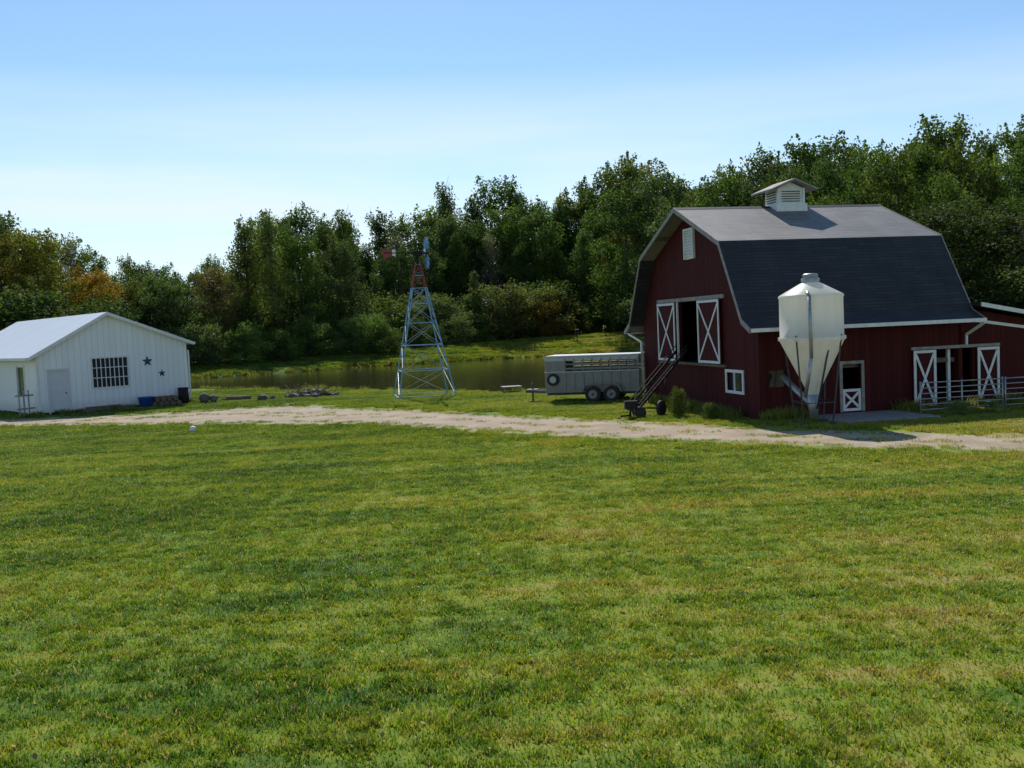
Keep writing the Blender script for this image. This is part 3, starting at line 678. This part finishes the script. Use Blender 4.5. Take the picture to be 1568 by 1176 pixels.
for x,y,h in ((19,104,16),(23,103,18),(27,102,20),(31,101,21),(15.5,126,19),(20,124,20)): put('tree','round',x,y,h,1.0,None,RT)
# ------------------------------------------------------------ grass patches
def blade_mesh(name,size,n,hmin,hmax,w,seed,lean=.6,mat=None,clover=0):
    rs=np.random.RandomState(seed)
    P=rs.uniform(-size/2,size/2,(n,2))
    cc=rs.uniform(-size/2,size/2,(max(4,int(size*size*14)),2)); idx=rs.randint(0,len(cc),n); k=rs.random(n)<.5
    P[k]=np.clip(cc[idx[k]]+rs.normal(size=(k.sum(),2))*.06,-size/2,size/2)
    h=rs.uniform(hmin,hmax,n)*np.where(k,1.15,.8); a=rs.uniform(0,2*np.pi,n); ln=rs.uniform(.1,lean,n)*h*1.5
    b=a+rs.uniform(-1.3,1.3,n)+np.pi/2; ww=w*rs.uniform(.6,1.4,n)/2
    B0=np.stack([P[:,0]-np.cos(b)*ww,P[:,1]-np.sin(b)*ww,np.zeros(n)-.005],1); B1=np.stack([P[:,0]+np.cos(b)*ww,P[:,1]+np.sin(b)*ww,np.zeros(n)-.005],1)
    mid=np.stack([P[:,0]+np.cos(a)*ln*.35,P[:,1]+np.sin(a)*ln*.35,h*.6],1); off=np.stack([np.cos(b)*ww*.8,np.sin(b)*ww*.8,np.zeros(n)],1)
    tip=np.stack([P[:,0]+np.cos(a)*ln,P[:,1]+np.sin(a)*ln,h],1)
    V=np.stack([B0,B1,mid+off,mid-off,tip],1).reshape(-1,3).tolist()
    F=[]
    for i in range(n): o=5*i; F.append((o,o+1,o+2,o+3)); F.append((o+3,o+2,o+4))
    t=np.repeat(rs.random(n),2)
    if clover:
        q=rs.uniform(-size/2,size/2,(clover,2))
        o=len(V)
        for i in range(clover):
            z=rs.uniform(.03,.055); r=rs.uniform(.006,.012); a0=rs.uniform(0,6.28); tx,ty=rs.normal(size=2)*.45
            for j in range(4):
                x_=math.cos(a0+j*1.5708)*r; y_=math.sin(a0+j*1.5708)*r; V.append((q[i,0]+x_,q[i,1]+y_,z+x_*tx+y_*ty))
            F.append((o+4*i,o+4*i+1,o+4*i+2,o+4*i+3))
        t=np.concatenate([t,rs.uniform(.3,.8,clover)])
    me=D.meshes.new(name); me.from_pydata(V,[],F); me.materials.append(mat or M['blade'])
    set_tone(me,t); return me
def instancer(name,quads,me,childname):
    V=[];F=[]
    for (x,y,z,a,s_) in quads:
        o=len(V); h=s_/2
        for cx_,cy_ in ((-h,-h),(h,-h),(h,h),(-h,h)): V.append((x+cx_*math.cos(a)-cy_*math.sin(a),y+cx_*math.sin(a)+cy_*math.cos(a),z))
        F.append((o,o+1,o+2,o+3))
    m_=D.meshes.new(name); m_.from_pydata(V,[],F); ob=link(D.objects.new(name,m_)); ob.instance_type='FACES'; ob.use_instance_faces_scale=True; ob.instance_faces_scale=1.0
    ob.show_instancer_for_render=False; ob.show_instancer_for_viewport=False
    link(D.objects.new(childname,me),ob); return ob
big=[blade_mesh('lawn_patch_mesh_%d'%i,2.0,(7000,6000,8000,6500)[i],.03,(.065,.055,.085,.06)[i],.012,100+i,.8,None,(220,350,60,0)[i]) for i in range(4)]
small=blade_mesh('lawn_small_patch_mesh',.6,650,.035,.09,.012,120)
bq=[[],[],[],[]]; sq=[]
def in_build(x,y,m=0):
    dx,dy=x-BC[0],y-BC[1]; lx=dx*math.cos(BR)+dy*math.sin(BR); ly=-dx*math.sin(BR)+dy*math.cos(BR)
    if -m<lx<13+m and -m<ly<10.5+m: return True
    if 1.4-m<lx<4.9+m and -2.6-m<ly<.1: return True
    a=math.radians(42); dx,dy=x+23.4,y-48.4; lx=dx*math.cos(a)+dy*math.sin(a); ly=-dx*math.sin(a)+dy*math.cos(a)
    return -m<lx<SW+m and -m<ly<SL+m
gx=np.arange(-46,42,1.9); gy=np.arange(5,64,1.9); GX,GY=np.meshgrid(gx,gy); GX=GX.ravel();GY=GY.ravel()
SR=sdf(GX,GY,ROADPOLY); SP=sdf(GX,GY,PONDS); rg=random.Random(2)
subx=[];suby=[]
for x,y,sr,spd in zip(GX,GY,SR,SP):
    if abs(x)>.57*y+4: continue
    if spd<0: continue
    if sr<1.9 or in_build(x,y,1.3) or spd<2.6:
        for i_ in range(4):
            for j_ in range(4): subx.append(x-.71+.475*i_+rg.uniform(-.1,.1)); suby.append(y-.71+.475*j_+rg.uniform(-.1,.1))
    else: bq[rg.randrange(4)].append((x,y,0,rg.randrange(4)*math.pi/2+rg.uniform(-.06,.06),1.0))
subx=np.array(subx);suby=np.array(suby); s1=sdf(subx,suby,ROADPOLY); s2=sdf(subx,suby,PONDS)
for x,y,a,b2 in zip(subx,suby,s1,s2):
    if a<.38+rg.uniform(-.2,.3) or b2<1.5 or in_build(x,y,.12): continue
    if a<.9 and rg.random()<.35: continue
    if -26<x<-8 and 45<y<49.5 and rg.random()<.6: continue
    sq.append((x,y,0,rg.uniform(0,6.28),rg.uniform(.8,1.25)))
lawn=empty('lawn_grass')
for i_ in range(4): instancer('lawn_patch_scatter_%d'%i_,bq[i_],big[i_],'lawn_patch_%d'%i_).parent=lawn
instancer('lawn_edge_scatter',sq,small,'lawn_edge_tuft').parent=lawn
thin=blade_mesh('thin_tuft_mesh',.6,90,.03,.08,.012,121)
tq=[]
for k in range(900):
    i_=rg.randrange(N); f_=abs(rg.gauss(0,.06)) if rg.random()<.5 else 1-abs(rg.gauss(0,.06))
    if rg.random()<.2: f_=rg.gauss(.5,.07)
    p=A[i_]+(B[i_]-A[i_])*f_; tq.append((p[0],p[1],0,rg.uniform(0,6),rg.uniform(.5,1.1)))
instancer('verge_scatter',tq,thin,'verge_tuft').parent=lawn
reed=blade_mesh('reed_mesh',.9,240,.25,.6,.03,140,.5,M['reed'])
rq=[]
PP=resample([*PONDS,PONDS[0]],620)
for p in PP:
    for k in range(2):
        x=p[0]+rg.uniform(-.7,.7);y=p[1]+rg.uniform(-.7,.7); z=float(height(x,y))
        if z<-.45: continue
        near=y<70 and -9<x<3
        if near and rg.random()<.6: continue
        rq.append((x,y,z,rg.uniform(0,6),rg.uniform(.4,.8)*(.8 if near else 1)))
instancer('shoreline_reeds',rq,reed,'reed_tuft')
bermt=blade_mesh('berm_mesh',1.6,700,.08,.2,.03,150,.6)
mq=[]
for k in range(1700):
    x=rg.uniform(-45,26); y=yfar(x)+rg.uniform(1.5,14); mq.append((x,y,float(height(x,y)),rg.uniform(0,6),rg.uniform(.7,1.1)))
instancer('berm_grass',mq,bermt,'berm_tuft')
wq=[]
ca,sa=math.cos(BR),math.sin(BR)
for k in range(90):
    if k<50: lx,ly=rg.uniform(-.5,-.1),rg.uniform(.2,10.3)
    else: lx,ly=rg.choice([rg.uniform(.1,1.5),rg.uniform(5,12.5)]),rg.uniform(-.5,-.1)
    wq.append((BC[0]+lx*ca-ly*sa,BC[1]+lx*sa+ly*ca,0,rg.uniform(0,6),rg.uniform(.35,.8)))
for k in range(30):
    p=at_shed(rg.uniform(-1,8),rg.uniform(-.5,-.1)); wq.append((p[0],p[1],0,rg.uniform(0,6),rg.uniform(.3,.5)))
instancer('weeds',wq,reed,'weed_tuft')
put('weed_bush','bush',5.75,33.8,1.05,.8,(.10,.13,.03)); put('weed_bush','bush',13.9,30.6,.5,1.4,(.17,.24,.08)); put('weed_bush','bush',15.2,30.9,.45,1.3,(.14,.2,.07)); put('weed_bush','bush',6.6,32.6,.6,.9,(.08,.11,.03))
rs=np.random.RandomState(9); n=420; yy=rs.uniform(7,40,n); xx=rs.uniform(-.62,.62,n)*yy; C=np.stack([xx,yy,np.full(n,.06)],1)
k=sdf(xx,yy,ROADPOLY)>.3; C=C[k]; Q=leaf_arrays(C,.05,rs,asp=.7).reshape(-1,3)
me=D.meshes.new('fallen_leaves'); me.from_pydata(Q.tolist(),[],[(4*i,4*i+1,4*i+2,4*i+3) for i in range(len(C))]); me.materials.append(simple('dry_leaf',(.26,.17,.07),.7,.3,1)); link(D.objects.new('fallen_leaves',me))
# ------------------------------------------------------------ light, sky, camera
EL=math.radians(46); az=math.atan2(-.15,.99)
S=Vector((math.sin(az)*math.cos(EL),math.cos(az)*math.cos(EL),math.sin(EL)))
sd=D.lights.new('sun','SUN'); sd.energy=5.0; sd.angle=math.radians(.5); sd.color=(1,.95,.87)
so=link(D.objects.new('sun',sd)); so.rotation_euler=S.to_track_quat('Z','Y').to_euler(); so.location=(0,0,50)
wd=D.worlds.new('World'); scene.world=wd; wd.use_nodes=True; nt=wd.node_tree; nt.nodes.clear(); T=NT(nt)
out=T.n('ShaderNodeOutputWorld'); bg=T.n('ShaderNodeBackground'); T.l(bg.outputs[0],out.inputs[0])
sky=T.n('ShaderNodeTexSky',sky_type='NISHITA'); sky.sun_disc=False; sky.sun_elevation=EL; sky.sun_rotation=az
sky.air_density=1.0; sky.dust_density=.15; sky.ozone_density=3.0; sky.altitude=200
tc=T.n('ShaderNodeTexCoord').outputs['Generated']; sp=T.n('ShaderNodeSeparateXYZ'); T.l(tc,sp.inputs[0])
cl=T.noise(T.mapping(tc,(1.0,1.0,10),(math.radians(3),math.radians(-4),0)),1.5,6,.5)
band=T.math('MULTIPLY',T.rng(sp.outputs[2],.02,.10,.45,1),T.rng(sp.outputs[2],.16,.25,1,.0))
f=T.math('MULTIPLY',T.rng(cl,.35,.65,.15,.85),band)
c=T.mix(1,sky.outputs[0],(.97,1.06,1.08),'MULTIPLY')
c=T.mix(f,c,(6.9,7.7,8.3)); T.l(c,bg.inputs[0]); bg.inputs[1].default_value=.125
cam=D.cameras.new('camera'); cam.lens=34.44; cam.sensor_width=36; cam.clip_end=5000
co=link(D.objects.new('camera',cam)); co.matrix_world=Matrix.Translation((0,0,3.4))@Matrix.Rotation(math.radians(90-3.36),4,'X')@Matrix.Rotation(math.radians(-2.5),4,'Z')
scene.camera=co
scene.view_settings.view_transform='Standard'; scene.view_settings.look='None'; scene.view_settings.exposure=0
